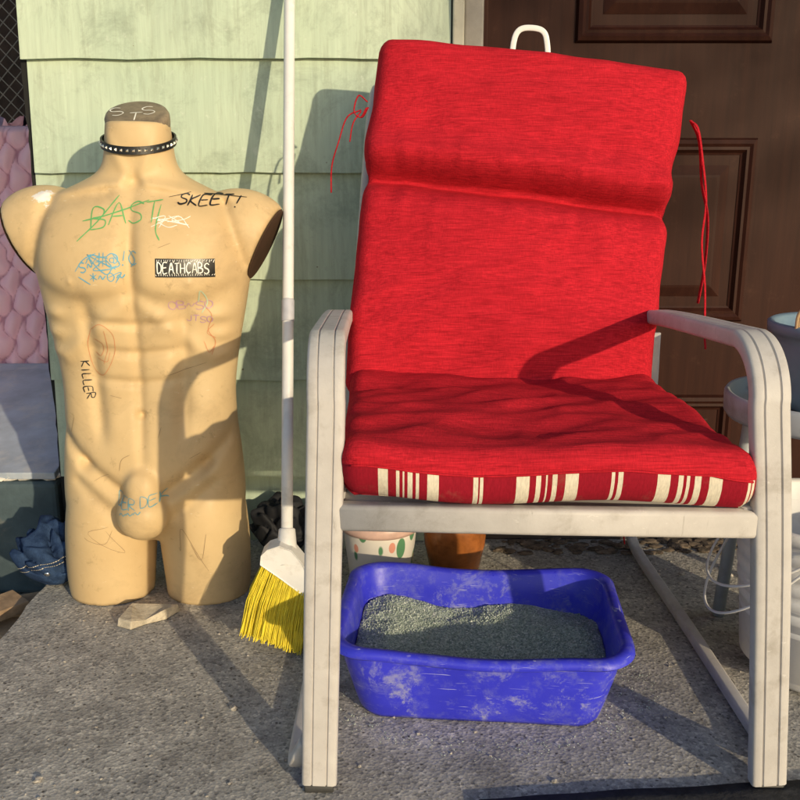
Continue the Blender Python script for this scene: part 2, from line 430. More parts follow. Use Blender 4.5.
for i,(x,yy,z,a,l) in enumerate([(-.76,1.50,-.10,.5,.16),(-.745,1.56,-.07,-.4,.12),(-.78,1.45,-.085,1.2,.2),(-.75,1.62,-.05,.1,.1),(-.765,1.58,-.03,.9,.08)]):
    o=box("offcut",(-l/2,-.03,-.011),(l/2,.03,.011),M_wood,Tw,.002); o.location=(x,yy,z); o.rotation_euler=(.1,.15*(i%3-1),a)
T=([],[])
for i in range(60):
    r=random.uniform(.006,.02); rock(T,(random.uniform(-.95,-.71),random.uniform(1.2,1.8),-.125+r*.4),r,i+150,(1,1,.6))
mk("stones",T[0],T[1],simple("stones",(.3,.27,.22),.9,0,.5,50),smooth=False)
# ---------------------------------------------------------------- crumpled cloth helper
def crumple(name,loc,rx,ry,h,mat,seed,amp=.35,parent=None,sub=5):
    bm=bmesh.new(); bmesh.ops.create_icosphere(bm,subdivisions=sub,radius=1)
    s=Vector((seed,seed*2.3,seed*.7))
    for v in bm.verts:
        p=v.co.copy(); q=p+Vector((NZ(p*.9+s),NZ(p*.9+s*2),NZ(p*.9-s)))*.6
        r1=abs(NZ(q*1.6+s)); r2=NZ(q*3.4-s)
        f=1+amp*(math.sqrt(r1)*1.1-.45+r2*.22)
        v.co=Vector((p.x*rx*f,p.y*ry*f,max(0,(p.z*.5+.5))**.8*h*f))
        if v.co.z<.002: v.co.z=.002
    me=bpy.data.meshes.new(name); bm.to_mesh(me); bm.free(); me.materials.append(mat)
    me.polygons.foreach_set("use_smooth",[True]*len(me.polygons))
    o=bpy.data.objects.new(name,me); o.location=loc; return link(o,parent)
def denim():
    m,nt,b=newmat("denim",.9,spec=.1)
    v=coords(nt); w=noi(nt,coords(nt,(900,900,200),(0,0,.7)),1,2)
    c=ramp(nt,noi(nt,v,22,5,.7),[(.35,(.010,.022,.060)),(.7,(.040,.075,.16))])
    c=mix(nt,c,ramp(nt,w,[(.3,(.6,.6,.6)),(.7,(1.5,1.5,1.5))]),.6,'MULTIPLY')
    nt.links.new(c,b.inputs["Base Color"]); bump(nt,b,w,.3,.0006); return m
M_den=denim()
dj=empty("denim_garment")
dc=crumple("cloth",(-.670,1.62,.0),.066,.060,.115,M_den,3.3,.5,dj)
M_st=simple("stitch_thread",(.6,.55,.45),.8)
dbv=BVHTree.FromPolygons([v.co.copy() for v in dc.data.vertices],[tuple(p.vertices) for p in dc.data.polygons])
for zz0 in (.035,.043):
    V=[];F=[]
    for k in range(26):
        x=-.050+.0038*k; ok=True; quad=[]
        for xx in (x,x+.0026):
            for dz in (-.0006,.0006):
                h=dbv.ray_cast(Vector((xx,-.4,zz0+dz+.25*(xx+.02)+.02)),Vector((0,1,0)))
                if h[0] is None: ok=False; break
                quad.append(h[0]+h[1]*.0012)
            if not ok: break
        if ok: b0=len(V); V+=quad; F.append((b0,b0+1,b0+3,b0+2))
    mk("stitching",V,F,M_st,dj,False,loc=(-.670,1.62,0))
sb=lathe("snap_button",[(0,.003),(.003,.003),(.0055,.0015),(.006,0)],M_steel,dj,16)
h=dbv.ray_cast(Vector((.005,-.4,.045)),Vector((0,1,0)))
if h[0]: sb.location=h[0]+Vector((-.670,1.62,0)); sb.rotation_euler=h[1].to_track_quat('Z','Y').to_euler()
crumple("black_bag",(-.245,1.76,0),.06,.05,.115,simple("black_cloth",(.012,.013,.018),.75,0,.4),8.1,.45)

# ---------------------------------------------------------------- mannequin
man=empty("mannequin_torso",(-.461,1.60,0))
def interp_sections(secs,n):
    P=catmull([(s[0],s[1],s[2]) for s in secs],n); Q=catmull([(s[0],s[3],s[4]) for s in secs],n)
    return [(p[0],p[1],p[2],q[1],q[2]) for p,q in zip(P,Q)]
def body(secs,n=64,e=.86):
    loops=[]
    for z,hw,bf,bb,c in interp_sections(secs,4):
        l=[]
        for i in range(n):
            a=2*math.pi*i/n; ca,sa=math.cos(a),math.sin(a)
            l.append((hw*math.copysign(abs(ca)**e,ca)+c,math.copysign(abs(sa)**e,sa)*(bb if sa>0 else bf),z))
        loops.append(l)
    return loft(loops)
parts=[]
torso=[(.118,.10,.045,.05,0),(.145,.150,.072,.085,0),(.175,.164,.086,.11,0),(.22,.165,.092,.118,0),(.28,.161,.090,.105,0),(.34,.155,.086,.085,0),(.40,.153,.085,.075,0),
(.45,.158,.088,.075,0),(.50,.166,.094,.085,0),(.56,.177,.104,.10,0),(.62,.186,.108,.11,0),(.67,.188,.100,.11,0),(.71,.176,.085,.10,0),(.738,.150,.068,.088,0),(.757,.112,.055,.075,0),(.775,.078,.050,.062,0),(.795,.062,.052,.056,0),(.83,.056,.055,.053,0),(.862,.053,.053,.052,0)]
parts.append(body(torso))
cuts=[]
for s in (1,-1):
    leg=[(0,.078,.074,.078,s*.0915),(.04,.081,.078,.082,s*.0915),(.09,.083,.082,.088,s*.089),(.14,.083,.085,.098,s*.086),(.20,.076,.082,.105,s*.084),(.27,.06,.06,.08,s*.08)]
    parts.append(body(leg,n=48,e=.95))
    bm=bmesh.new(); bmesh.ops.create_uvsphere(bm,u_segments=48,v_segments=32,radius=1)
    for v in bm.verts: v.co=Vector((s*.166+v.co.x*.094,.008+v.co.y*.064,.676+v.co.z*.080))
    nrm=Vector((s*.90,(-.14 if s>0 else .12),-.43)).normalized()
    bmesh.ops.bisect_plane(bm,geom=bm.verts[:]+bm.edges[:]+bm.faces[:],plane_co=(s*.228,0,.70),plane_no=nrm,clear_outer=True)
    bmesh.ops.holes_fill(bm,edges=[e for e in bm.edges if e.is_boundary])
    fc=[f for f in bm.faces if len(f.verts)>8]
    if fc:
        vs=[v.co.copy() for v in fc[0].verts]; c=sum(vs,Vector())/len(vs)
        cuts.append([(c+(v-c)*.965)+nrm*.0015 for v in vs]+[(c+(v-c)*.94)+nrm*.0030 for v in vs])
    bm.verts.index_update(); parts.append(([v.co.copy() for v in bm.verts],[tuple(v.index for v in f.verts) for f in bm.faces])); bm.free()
def ell(c,r):
    bm=bmesh.new(); bmesh.ops.create_uvsphere(bm,u_segments=32,v_segments=24,radius=1)
    vs=[Vector((v.co.x*r[0],v.co.y*r[1],v.co.z*r[2]))+Vector(c) for v in bm.verts]; bm.verts.index_update()
    fs=[tuple(v.index for v in f.verts) for f in bm.faces]; bm.free(); return vs,fs
parts.append(ell((-.002,-.098,.190),(.046,.044,.046)))
parts.append(ell((-.002,-.086,.228),(.036,.036,.048)))
V=[];F=[]
for v,f in parts:
    b0=len(V); V+=list(v); F+=[tuple(b0+i for i in q) for q in f]
tmp=mk("tmp",V,F,M_tan); recalc(tmp)
rm=tmp.modifiers.new("r",'REMESH'); rm.mode='VOXEL'; rm.voxel_size=.0046
s2=tmp.modifiers.new("s",'SMOOTH'); s2.iterations=6; s2.factor=.5
dg=bpy.context.evaluated_depsgraph_get(); me=bpy.data.meshes.new_from_object(tmp.evaluated_get(dg)); bpy.data.objects.remove(tmp)
n=len(me.vertices)
co_=np.empty(n*3); me.vertices.foreach_get("co",co_); co_=co_.reshape(n,3)
no_=np.empty(n*3); me.vertices.foreach_get("normal",no_); no_=no_.reshape(n,3)
def sg(x,w): return 1/(1+np.exp(-np.clip(x/w,-30,30)))
def segd(px,pz,a,b):
    ax,az=a;bx,bz=b;dx,dz=bx-ax,bz-az;t=np.clip(((px-ax)*dx+(pz-az)*dz)/(dx*dx+dz*dz),0,1)
    return np.hypot(px-ax-dx*t,pz-az-dz*t)
G=lambda d_,w: np.exp(-(d_/w)**2)
def muscle(x,z):
    a=np.abs(x); m=0
    zb=.578+ (a-.075)**2*3.2
    m=m+.020*sg(z-zb,.0065)*sg(.70-z,.025)*sg(a-.010,.007)*sg(.165-a,.014)
    m=m-.005*G(a,.010)*sg(z-.57,.01)*sg(.74-z,.02)
    rg=sg(z-.33,.01)*sg(.565-z,.01)
    m=m-.0070*G(a,.009)*sg(z-.28,.02)*sg(.565-z,.01)
    for zi in (.528,.478,.425): m=m-.0065*G(z-zi-.12*a,.008)*sg(.07-a,.008)
    m=m-.010*G(a-.076-.05*(z-.45),.013)*rg
    m=m+.005*G(a-.045,.03)*rg
    m=m+.006*G(segd(a,z,(.015,.565),(.125,.47)),.014)
    for sx,sz in [(.142,.545),(.148,.51),(.15,.475)]: m=m+.009*G(np.hypot((a-sx)*.8,(z-sz)*1.6),.018)
    m=m+.010*G(np.hypot(a-.125,(z-.385)*.7),.035)
    m=m-.013*G(segd(a,z,(.160,.335),(.105,.275)),.012)
    m=m-.013*G(segd(a,z,(.105,.275),(.042,.228)),.013)
    m=m+.008*G(np.hypot(a*.6,z-.30),.06)
    m=m-.012*G(np.hypot(x,z-.368),.007)+.002*G(np.hypot(x,z-.368),.018)
    m=m-.006*G(segd(a,z,(.055,.185),(.12,.24)),.012)
    m=m+.006*G(np.hypot(a-.10,(z-.12)*.6),.05)
    m=m+.007*G(segd(a,z,(.022,.762),(.155,.742)),.008)
    m=m-.005*G(segd(a,z,(.045,.745),(.14,.725)),.012)
    m=m-.007*G(np.hypot(x,z-.765),.012)
    m=m+.0035*G(segd(a,z,(.012,.775),(.042,.84)),.010)
    m=m-.009*G(segd(a,z,(.148,.73),(.178,.63)),.012)
    m=m+.003*G(np.hypot(a-.098,z-.603),.005)
    return m
w_=np.clip((-no_[:,1]+.1)*1.3,0,1)
co_[:,1]-=muscle(co_[:,0],co_[:,2])*w_
co_[:,2]=np.where(co_[:,2]<.004,.001,co_[:,2])
me.vertices.foreach_set("co",co_.ravel()); me.update()
me.materials.clear(); me.materials.append(M_tan)
me.polygons.foreach_set("use_smooth",[True]*len(me.polygons))
tor=bpy.data.objects.new("torso",me); link(tor,man)
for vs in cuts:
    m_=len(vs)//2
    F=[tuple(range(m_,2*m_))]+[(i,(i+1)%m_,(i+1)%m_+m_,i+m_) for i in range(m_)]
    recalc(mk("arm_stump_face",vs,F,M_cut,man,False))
bvh=BVHTree.FromPolygons([Vector(c) for c in co_],[tuple(p.vertices) for p in me.polygons])
def hit(x,z,off=.0012):
    h=bvh.ray_cast(Vector((x,-.5,z)),Vector((0,1,0)))
    if h[0] is None: return None
    return h[0]+h[1]*off
FONT={
'S':[[(1,.85),(.6,1),(.15,.85),(.2,.6),(.8,.42),(.9,.15),(.4,0),(0,.15)]],
'K':[[(0,0),(.05,1)],[(.9,1),(.05,.5),(.95,0)]],
'E':[[(.9,1),(0,.95),(0,0),(.9,.05)],[(0,.5),(.7,.55)]],
'T':[[(0,.95),(1,1)],[(.5,1),(.45,0)]],
'!':[[(.6,1.1),(.45,.35)],[(.40,.12),(.42,0)]],
'B':[[(0,0),(0,1),(.7,.9),(.65,.6),(.05,.52),(.85,.4),(.8,.08),(0,0)]],
'A':[[(0,0),(.5,1),(1,0)],[(.2,.38),(.8,.38)]],
'D':[[(0,0),(0,1),(.7,.8),(.85,.4),(.6,.08),(0,0)]],
'H':[[(0,0),(0,1)],[(.9,0),(.9,1)],[(0,.5),(.9,.5)]],
'C':[[(.9,.85),(.5,1),(.05,.6),(.1,.2),(.5,0),(.9,.15)]],
'I':[[(.4,0),(.4,1)]],
'L':[[(0,1),(0,0),(.8,0)]],
'R':[[(0,0),(0,1),(.75,.85),(.7,.55),(.05,.5),(.9,0)]],
'O':[[(.5,1),(.1,.75),(.1,.25),(.5,0),(.9,.3),(.9,.7),(.5,1)]],
'#':[[(.3,0),(.4,1)],[(.65,0),(.75,1)],[(0,.35),(1,.4)],[(0,.65),(1,.7)]],
'*':[[(.5,0),(.5,1)],[(0,.2),(1,.8)],[(0,.8),(1,.2)]],
'@':[[(.7,.35),(.4,.4),(.4,.65),(.7,.65),(.7,.3),(.95,.4),(.95,.8),(.5,1),(.05,.7),(.1,.2),(.5,0),(.9,.1)]],
'J':[[(.8,1),(.8,.2),(.4,0),(0,.2)]],
'~':[[(0,.3),(.3,.7),(.6,.3),(1,.7)]]}
def ribbon(strokes,w,name,mat,proj,parent):
    V=[];F=[]
    for st in strokes:
        pts=catmull([(p[0],p[1],0) for p in st],5) if len(st)>2 else [Vector((st[0][0],st[0][1],0)).lerp(Vector((st[1][0],st[1][1],0)),t/6) for t in range(7)]
        prev=None
        for i,p in enumerate(pts):
            t=(pts[min(i+1,len(pts)-1)]-pts[max(i-1,0)]); 
            if t.length<1e-7: continue
            t.normalize(); n=Vector((-t.y,t.x,0)); ww=w*(.8+.4*NZ(Vector((p.x*90,p.y*90,1))))*(.55 if i in(0,len(pts)-1) else 1)
            a=proj(p.x+n.x*ww,p.y+n.y*ww); b2=proj(p.x-n.x*ww,p.y-n.y*ww)
            if a is None or b2 is None: prev=None; continue
            V+=[a,b2]; k=len(V)
            if prev is not None: F.append((prev,prev+1,k-1,k-2))
            prev=k-2
    return mk(name,V,F,mat,parent,True)
def text(s,x,z,h,ang=0,adv=.85,asp=.65,jit=.12,slant=0):
    out=[]; ca,sa=math.cos(ang),math.sin(ang); cx=0
    for ch in s:
        if ch==' ': cx+=h*.4; continue
        jz=random.uniform(-jit,jit)*h
        for st in FONT[ch]:
            o=[]
            for px,pz in st:
                lx=cx+(px*asp+slant*pz)*h; lz=pz*h+jz; o.append((x+lx*ca-lz*sa,z+lx*sa+lz*ca))
            out.append(o)
        cx+=h*adv
    return out
def scrib(x,z,w,h,n):
    return [[(x+random.uniform(0,w),z+random.uniform(0,h)) for _ in range(random.choice([3,4]))] for _ in range(n)]
def ink(name,c): return simple(name,c,.55,0,.2,bs=0)
I_black=ink("ink_black",(.012,.012,.014)); I_green=ink("ink_green",(.13,.44,.15)); I_blue=ink("ink_blue",(.12,.38,.54)); I_purple=ink("ink_purple",(.50,.30,.40)); I_or=ink("ink_orange",(.60,.26,.12)); I_white=ink("ink_white",(.85,.83,.76))
P1=lambda x,z: hit(x,z,.0010)
ribbon(text("SKEET!",.074,.728,.018,-.02,.96,.82,slant=.3),.0015,"marker_skeet",I_black,P1,man)
ribbon([[(.060,.740),(.095,.749)],[(.115,.747),(.185,.741)]],.0008,"marker_line",I_black,P1,man)
ribbon(text("BAST",-.060,.688,.034,.10,.85,.75,slant=.1)+[[(-.082,.668),(-.05,.70),(-.02,.742)],[(-.075,.70),(-.03,.712),(.03,.735)],[(.05,.728),(.045,.69),(.052,.672)]],.0012,"marker_green",I_green,P1,man)
ribbon(scrib(.035,.690,.070,.022,7),.0008,"marker_white",I_white,P1,man)
ribbon(text("~#@!C",-.066,.628,.022,.05,.75,.8)+text("*~O~",-.060,.605,.014,.0,1.0,.8)+text("S~",-.075,.618,.016,.3)+[[(-.02,.603),(-.012,.620),(-.03,.612)],[(.0,.655),(.012,.64),(.004,.628)],[(-.085,.62),(-.07,.64),(-.05,.65)],[(-.06,.60),(-.08,.612)]]+scrib(-.07,.61,.06,.04,3),.0010,"marker_blue",I_blue,P1,man)
ribbon(text("OB~SO",.060,.556,.015,.02,.95,.9)+text("OJTSO",.075,.538,.011,-.1,1.0,.9)[1:],.0009,"marker_purple",I_purple,P1,man)
ribbon(text("KILLER",-.100,.462,.014,-math.pi/2+.08,.82,.75),.0011,"marker_killer",I_black,P1,man)
ribbon([[(-.075,.52),(-.055,.53),(-.035,.51),(-.04,.47),(-.06,.44),(-.078,.45),(-.085,.49),(-.075,.52)],[(-.07,.505),(-.055,.495),(-.06,.475),(-.072,.48)],[(-.05,.52),(-.048,.49),(-.056,.46)],[(-.068,.47),(-.05,.465),(-.045,.48)]],.0006,"marker_doodle",I_or,P1,man)
ribbon([[(.118,.56),(.128,.545),(.120,.52),(.130,.50),(.124,.475)],[(.13,.53),(.118,.515),(.132,.505)],[(.112,.50),(.12,.48),(.128,.49)]],.0007,"marker_doodle_2",I_or,P1,man)
ribbon([[(.108,.57),(.114,.59),(.122,.57),(.112,.55)]],.0012,"marker_mint",ink("ink_mint",(.50,.60,.42)),P1,man)
ribbon(text("DER DEK",-.044,.209,.017,.10,.80,.75)+text("~~~",-.034,.198,.010,.1,1.3,1.3),.0009,"marker_blue_2",ink("ink_blue2",(.16,.38,.44)),P1,man)
ribbon([[(.115,.462),(.07,.447),(.045,.44)],[(-.12,.36),(-.13,.33)],[(.08,.29),(.10,.30)],[(-.09,.245),(-.06,.262)],[(.03,.33),(.036,.35)],[(-.03,.40),(-.05,.405)],[(-.02,.30),(-.035,.29),(-.04,.27)],[(.05,.66),(.07,.668)]]+scrib(-.12,.08,.08,.1,2)+scrib(.05,.06,.08,.12,2),.0004,"scratches",ink("scratch",(.28,.18,.10)),P1,man)
nx,nz=24,8; V=[hit(.046+.092*i/nx,.6135+.030*j/nz-.001*i/nx,.0011) for j in range(nz+1) for i in range(nx+1)]
mk("sticker",V,grid_faces(nx,nz),simple("sticker_black",(.01,.01,.01),.35,bs=0),man)
P2=lambda x,z: hit(x,z,.0019)
jag=[]
for k in range(26):
    x=.048+.088*k/25; jag.append([(x,.6155),(x+random.uniform(-.002,.002),.6155+random.uniform(.002,.006))]); jag.append([(x+.001,.6415),(x+random.uniform(-.002,.002),.6415-random.uniform(.002,.006))])
ribbon(text("DEATHCABS",.0495,.6200,.017,-.01,.53,.43,jit=.07),.0011,"sticker_text",I_white,P2,man)
ribbon(jag,.0005,"sticker_border",I_white,P2,man)
cap=lathe("neck_cap",[(0,.010),(.046,.010),(.0515,.008),(.0540,.003),(.0540,-.008),(.052,-.020)],simple("cap_brown",(.24,.19,.13),.5,.1,.3,30,.1,.0005,200,dirt=(.07,.05,.04),dirtscale=20,dirtlo=.48),man,64,(0,-.002,.868))
cap.rotation_euler=(math.radians(28),0,0)
capproj=lambda x,z: Vector((x,z,.0108))
for (tx,ty,ch_,an) in [(-.036,-.016,'S',.5),(-.008,-.030,'T',.1),(.014,-.008,'S',.4)]:
    rb=ribbon(text(ch_,tx,ty,.030,an,jit=0,asp=.7),.0014,"cap_letter",I_white,capproj,man); rb.location=cap.location; rb.rotation_euler=cap.rotation_euler
def chk(a,r=.0600): 
    return Vector((r*math.cos(a),r*.98*math.sin(a)-.002,.832+.018*math.sin(a)))
V=[];F=[];n=72
for i in range(n):
    a=2*math.pi*i/n; p=chk(a); q=chk(a,.063)
    V+=[p+Vector((0,0,-.0065)),q+Vector((0,0,-.0065)),q+Vector((0,0,.0065)),p+Vector((0,0,.0065))]
for i in range(n):
    for k in range(4):
        a=4*i+k;b2=4*i+(k+1)%4;c=(4*((i+1)%n));F.append((a,b2,c+(k+1)%4,c+k))
recalc(mk("choker",V,F,M_black,man,False))
V=[];F=[]
for i in range(38):
    a=2*math.pi*i/38; c=chk(a,.063); rd=Vector((math.cos(a),math.sin(a),0)); tg=Vector((-math.sin(a),math.cos(a),.27*math.cos(a))); up=Vector((0,0,1)); b0=len(V)
    for sx,sz in ((-1,-1),(1,-1),(1,1),(-1,1)): V.append(c+tg*sx*.0024+up*sz*.0024)
    V.append(c+rd*.003); F+=[(b0,b0+1,b0+4),(b0+1,b0+2,b0+4),(b0+2,b0+3,b0+4),(b0+3,b0,b0+4)]
mk("choker_studs",V,F,M_steel,man,False)
man.rotation_euler=(0,math.radians(1.0),math.radians(2))
V=[(-.054,-.016,0),(-.03,.034,0),(.02,.040,0),(.056,.016,0),(.03,-.012,0),(-.005,-.022,0),(-.03,-.036,0)]
n=len(V); VV=V+[(x*.95,y*.90,.015+.006*math.sin(i*2.1)) for i,(x,y,_) in enumerate(V)]
FF=[tuple(range(n))[::-1],tuple(range(n,2*n))]+[(i,(i+1)%n,(i+1)%n+n,i+n) for i in range(n)]
o=mk("broken_stone",VV,FF,simple("stone_beige",(.50,.44,.34),.9,0,.35,40,.8,.003,90,dirt=(.25,.2,.15),dirtscale=30),smooth=False,loc=(-.452,1.475,.001)); recalc(o); bevel(o,.002,2); o.rotation_euler=(0,0,.25)

# ---------------------------------------------------------------- broom
br=empty("broom")
hb=Vector((-.191,1.415,.165)); ht=Vector((-.205,1.836,1.22))
sweep("handle",[hb.lerp(ht,t/8) for t in range(9)],circ(.0100,20),M_white,br)
jc=hb.lerp(ht,.36); dr=(ht-hb).normalized()
sweep("handle_joint",[jc-dr*.02,jc-dr*.018,jc+dr*.018,jc+dr*.02],circ(.0112,20),simple("joint_grey",(.55,.56,.62),.5),br,scale=[.9,1,1,.9])
sweep("socket",[hb-dr*.03,hb-dr*.005,hb+dr*.03,hb+dr*.032],circ(.0165,20),M_white,br,scale=[1.3,1.05,.85,.7])
poly=[(-.200,.180),(-.220,.173),(-.231,.162),(-.233,.146),(-.204,.124),(-.160,.088),(-.150,.092),(-.151,.118),(-.162,.148),(-.180,.172)]
n=len(poly); V=[]
for dy,s in ((-.019,.94),(-.021,1),(.021,1),(.019,.94)):
    cx,cz=-.192,.135
    V+=[(cx+(x-cx)*s,1.405+dy,cz+(z-cz)*s) for x,z in poly]
F=[tuple(range(n)),tuple(range(3*n,4*n))[::-1]]+[(k*n+i,k*n+(i+1)%n,(k+1)*n+(i+1)%n,(k+1)*n+i) for k in range(3) for i in range(n)]
o=mk("head",V,F,M_white,br,False); recalc(o); bevel(o,.004,3)
V=[];F=[]
for i in range(1700):
    u=random.random(); w=random.uniform(-1,1)
    a=(-.229+.074*u,1.405+w*.016,.146-.050*u); ue=u+random.uniform(-.03,.03)
    c=[-.264+.098*ue,1.376+w*.030+random.uniform(-.004,.004),.034-.036*ue+random.uniform(0,.012)]
    if random.random()<.08: c[0]+=random.uniform(-.014,.012)
    m_=[(a[0]+c[0])/2+random.uniform(-.003,.003)-.005*(1-u),(a[1]+c[1])/2+random.uniform(-.003,.003),(a[2]+c[2])/2]; b0=len(V); r=.0008
    for p in (a,m_,c):
        for k in range(3): V.append((p[0]+math.cos(k*2.1)*r,p[1]+math.sin(k*2.1)*r,max(.001,p[2])))
    for q in range(2):
        for k in range(3): F.append((b0+q*3+k,b0+q*3+(k+1)%3,b0+q*3+3+(k+1)%3,b0+q*3+3+k))
mk("bristles",V,F,simple("yellow_bristle",(.90,.72,.04),.5,0,.15,60,bs=0),br)

# ---------------------------------------------------------------- chair
ch=empty("patio_armchair")
W2=.0225; T2=.011
prof=[(-W2+.004,-T2),(-.011,-T2),(-.0095,-T2+.0025),(-.008,-T2),(.008,-T2),(.0095,-T2+.0025),(.011,-T2),(W2-.004,-T2),(W2-.001,-T2+.002),(W2,-T2+.005),(W2,T2-.005),(W2-.001,T2-.002),(W2-.004,T2),
 (.011,T2),(.0095,T2-.0025),(.008,T2),(-.008,T2),(-.0095,T2-.0025),(-.011,T2),(-W2+.004,T2),(-W2+.001,T2-.002),(-W2,T2-.005),(-W2,-T2+.005),(-W2+.001,-T2+.002)]
def xf(side,z,yy):
    c=.175-(yy-1.02)*.03
    q=max(0,(.5-z)/.5)
    return c+side*(.262+(.040 if side>0 else .018)*q)
def arm(side):
    pts=[(1.62,.50),(1.575,.528),(1.50,.545),(1.40,.556),(1.30,.564),(1.20,.571)]
    cy,cz,R=1.105,.503,.075
    for k in range(9):
        a=math.radians(80+ (k)*12.5); pts.append((cy+R*math.cos(a),cz+R*math.sin(a)))
    pts+=[(1.022,.42),(1.016,.30),(1.014,.15),(1.014,.05),(1.014,.012)]
    P=[(xf(side,z,yy),yy,z) for yy,z in pts]
    autosmooth(sweep("arm_and_front_leg",catmull(P,4),prof,M_metal,ch,side=(1,0,0)),40)
    x=xf(side,0,1.014)
    sweep("foot_glide",[(x,1.014,.0125),(x,1.014,.001)],rrect(.019,.009,.003,3),simple("glide_black",(.05,.05,.05),.6),ch,side=(1,0,0))
    xo=x+side*(.026 if side>0 else .036)
    R=[(xo-side*.020,1.03,.06),(xo-side*.006,1.038,.03),(xo,1.07,.013),(xo,1.2,.011),(xo-side*.002,1.45,.011),(xo-side*.008,1.70,.012),(xo-side*.012,1.77,.025),(xo-side*.018,1.79,.06),(xo-side*.03,1.74,.16),(xo-side*.04,1.66,.28),(xo-side*.045,1.60,.37),(xo-side*.045,1.60,.50)]
    sweep("base_rail",catmull(R,6),rrect(.010,.009,.005,4),M_metal,ch,side=(1,0,0))
    xs=xf(side,.37,1.2)-side*.018
    sweep("seat_rail",[(xs,1.02,.370),(xs-.005,1.30,.360),(xs-.008,1.55,.36)],rrect(.010,.016,.005,4),M_metal,ch,side=(1,0,0))
for s in (1,-1): arm(s)
xl=xf(-1,.37,1.02)+.018; xr=xf(1,.37,1.02)-.018
sweep("front_bar",[(xl,1.020,.376),(.17,1.020,.370),(xr,1.020,.366)],rrect(.011,.017,.006,4),M_metal,ch,side=(0,1,0))
sweep("rear_bar",[(xl-.01,1.56,.36),(xr-.02,1.56,.36)],rrect(.010,.012,.005,4),M_metal,ch,side=(0,1,0))
for k in range(5):
    yy=1.10+k*.1; sweep("seat_slat",[(xl,yy,.372),(.17,yy,.360),(xr-.01,yy,.368)],rrect(.022,.003,.0025,2),M_metal,ch,side=(0,1,0))
BL=Vector((-.088,1.405,.42));BR=Vector((.417,1.405,.40));TL=Vector((-.036,1.625,.979));TR=Vector((.503,1.625,.974))
for sx in (-1,1):
    a=Vector((.160+sx*.250,1.53,.36)); c=Vector((.197+sx*.246,1.745,.90))
    sweep("back_upright",catmull([a,a.lerp(c,.5),c,c+Vector((-sx*.02,.010,.03))],6),circ(.011,12),M_metal,ch)
sweep("back_top",catmull([(-.032,1.755,.925),(.05,1.758,.935),(.19,1.76,.938),(.33,1.758,.935),(.426,1.755,.925)],6),circ(.011,12),M_metal,ch)
for k in range(7):
    t=.12+k*.13; p=Vector((.163,1.53,.36)).lerp(Vector((.197,1.745,.90)),t)
    sweep("back_slat",[p+Vector((-.24,0,0)),p+Vector((.24,0,0))],rrect(.018,.0025,.002,2),M_metal,ch,side=(0,.35,.93))

# ---- cushions
cushion=empty("chair_cushion")
def fbm(p,o=2):
    s=0;a=1
    for k in range(o): s+=a*NZ(p); p=p*2.1; a*=.5
    return s
def slab(name,HU,HV,T,r,fn,mats,pick=None,nu=90,nperim=90,parent=None):
    base=rrect(HV,T/2,r,5,nx=nperim//2,ny=5)
    loops=[];us=[]; re=.022
    for i in range(6):
        a=math.pi/2*i/5; us.append((-HU+re-re*math.cos(a),math.sin(a)))
    for i in range(1,nu): us.append((-HU+re+(2*HU-2*re)*i/nu,1))
    for i in range(6):
        a=math.pi/2*(1-i/5); us.append((HU-re+re*math.cos(a),math.sin(a)))
    for u,k in us:
        kk=max(k,.02)
        loops.append([fn(u,math.copysign(max(0,abs(v)-re*(1-kk)),v),w*(.25+.75*kk),k) for v,w in base])
    V,F=loft(loops)
    n=len(base); mi=[0]*len(F)
    if pick:
        for fi in range(len(F)-2): mi[fi]=pick(fi,n,base)
    return recalc(mk(name,V,F,mats,parent,True,mi))
Uo=(TL+TR+BL+BR)/4
LV=((TL+TR)/2-(BL+BR)/2); HVb=LV.length/2; Vd=LV.normalized()
Ud=((TR-TL)+(BR-BL)).normalized(); Wd=Ud.cross(Vd).normalized(); Ud=Vd.cross(Wd).normalized()
if Wd.y>0: Wd=-Wd
vs_=HVb*.200
def sgf(x): return 1/(1+math.exp(-max(-30,min(30,x))))
def backfn(u,v,w,k):
    nu_=u/.26
    d0=v-(vs_-.003*nu_+.0025*NZ(Vector((u*9,0,0))))
    near=math.exp(-abs(d0)/.05)
    up=d0>0
    fold=math.exp(-(abs(d0)/(.010 if up else .021))**1.4)
    pin=1-.90*fold
    puff=1+(.30*(1-nu_**2) if w>0 else .05)
    roll=(.46*math.exp(-((d0-.034)/.027)**2)) if up else .14*math.exp(-((d0+.05)/.035)**2)
    if up: roll+=.16
    if w>0:
        c_=(d0/(HVb-vs_)) if up else (-d0/(HVb+vs_))
        puff+=.30*math.sin(math.pi*min(1,max(0,c_)))*(1-nu_**4)
    ww=w*pin*(puff+roll)
    rr_=v/HVb
    uu=nu_*(.2575+.0085*rr_)*(1-.030*math.exp(-(d0/.02)**2))-.010*sgf((.8-rr_)/.1)+.002*math.sin(v*40)
    if w>0:
        q=(1-fold)
        ww+=q*near*(.0060*NZ(Vector((u*24,v*7,2)))+.0050*NZ(Vector((u*55,v*12,5))))
        ww+=q*.0055*fbm(Vector((u*6,v*6,1.3)))
        ww+=q*.0042*(1-abs(NZ(Vector((u*7+v*5,v*18,9))))*2)*.7
        ww+=q*.0040*(1-abs(NZ(Vector((u*9-v*14,v*7,4))))*2)*.7
    uu+=.005*NZ(Vector((3,v*14,w*10)))
    vv=v+.003*NZ(Vector((u*12,7,w*9)))
    if v>HVb*.9: vv-=.004*nu_**2
    return Uo+Ud*uu+Vd*vv+Wd*(ww-.040)
slab("back_cushion",.26,HVb,.080,.020,backfn,[M_red],parent=cushion,nu=110,nperim=260)
XC=.178; YC=1.222; ZC=.426
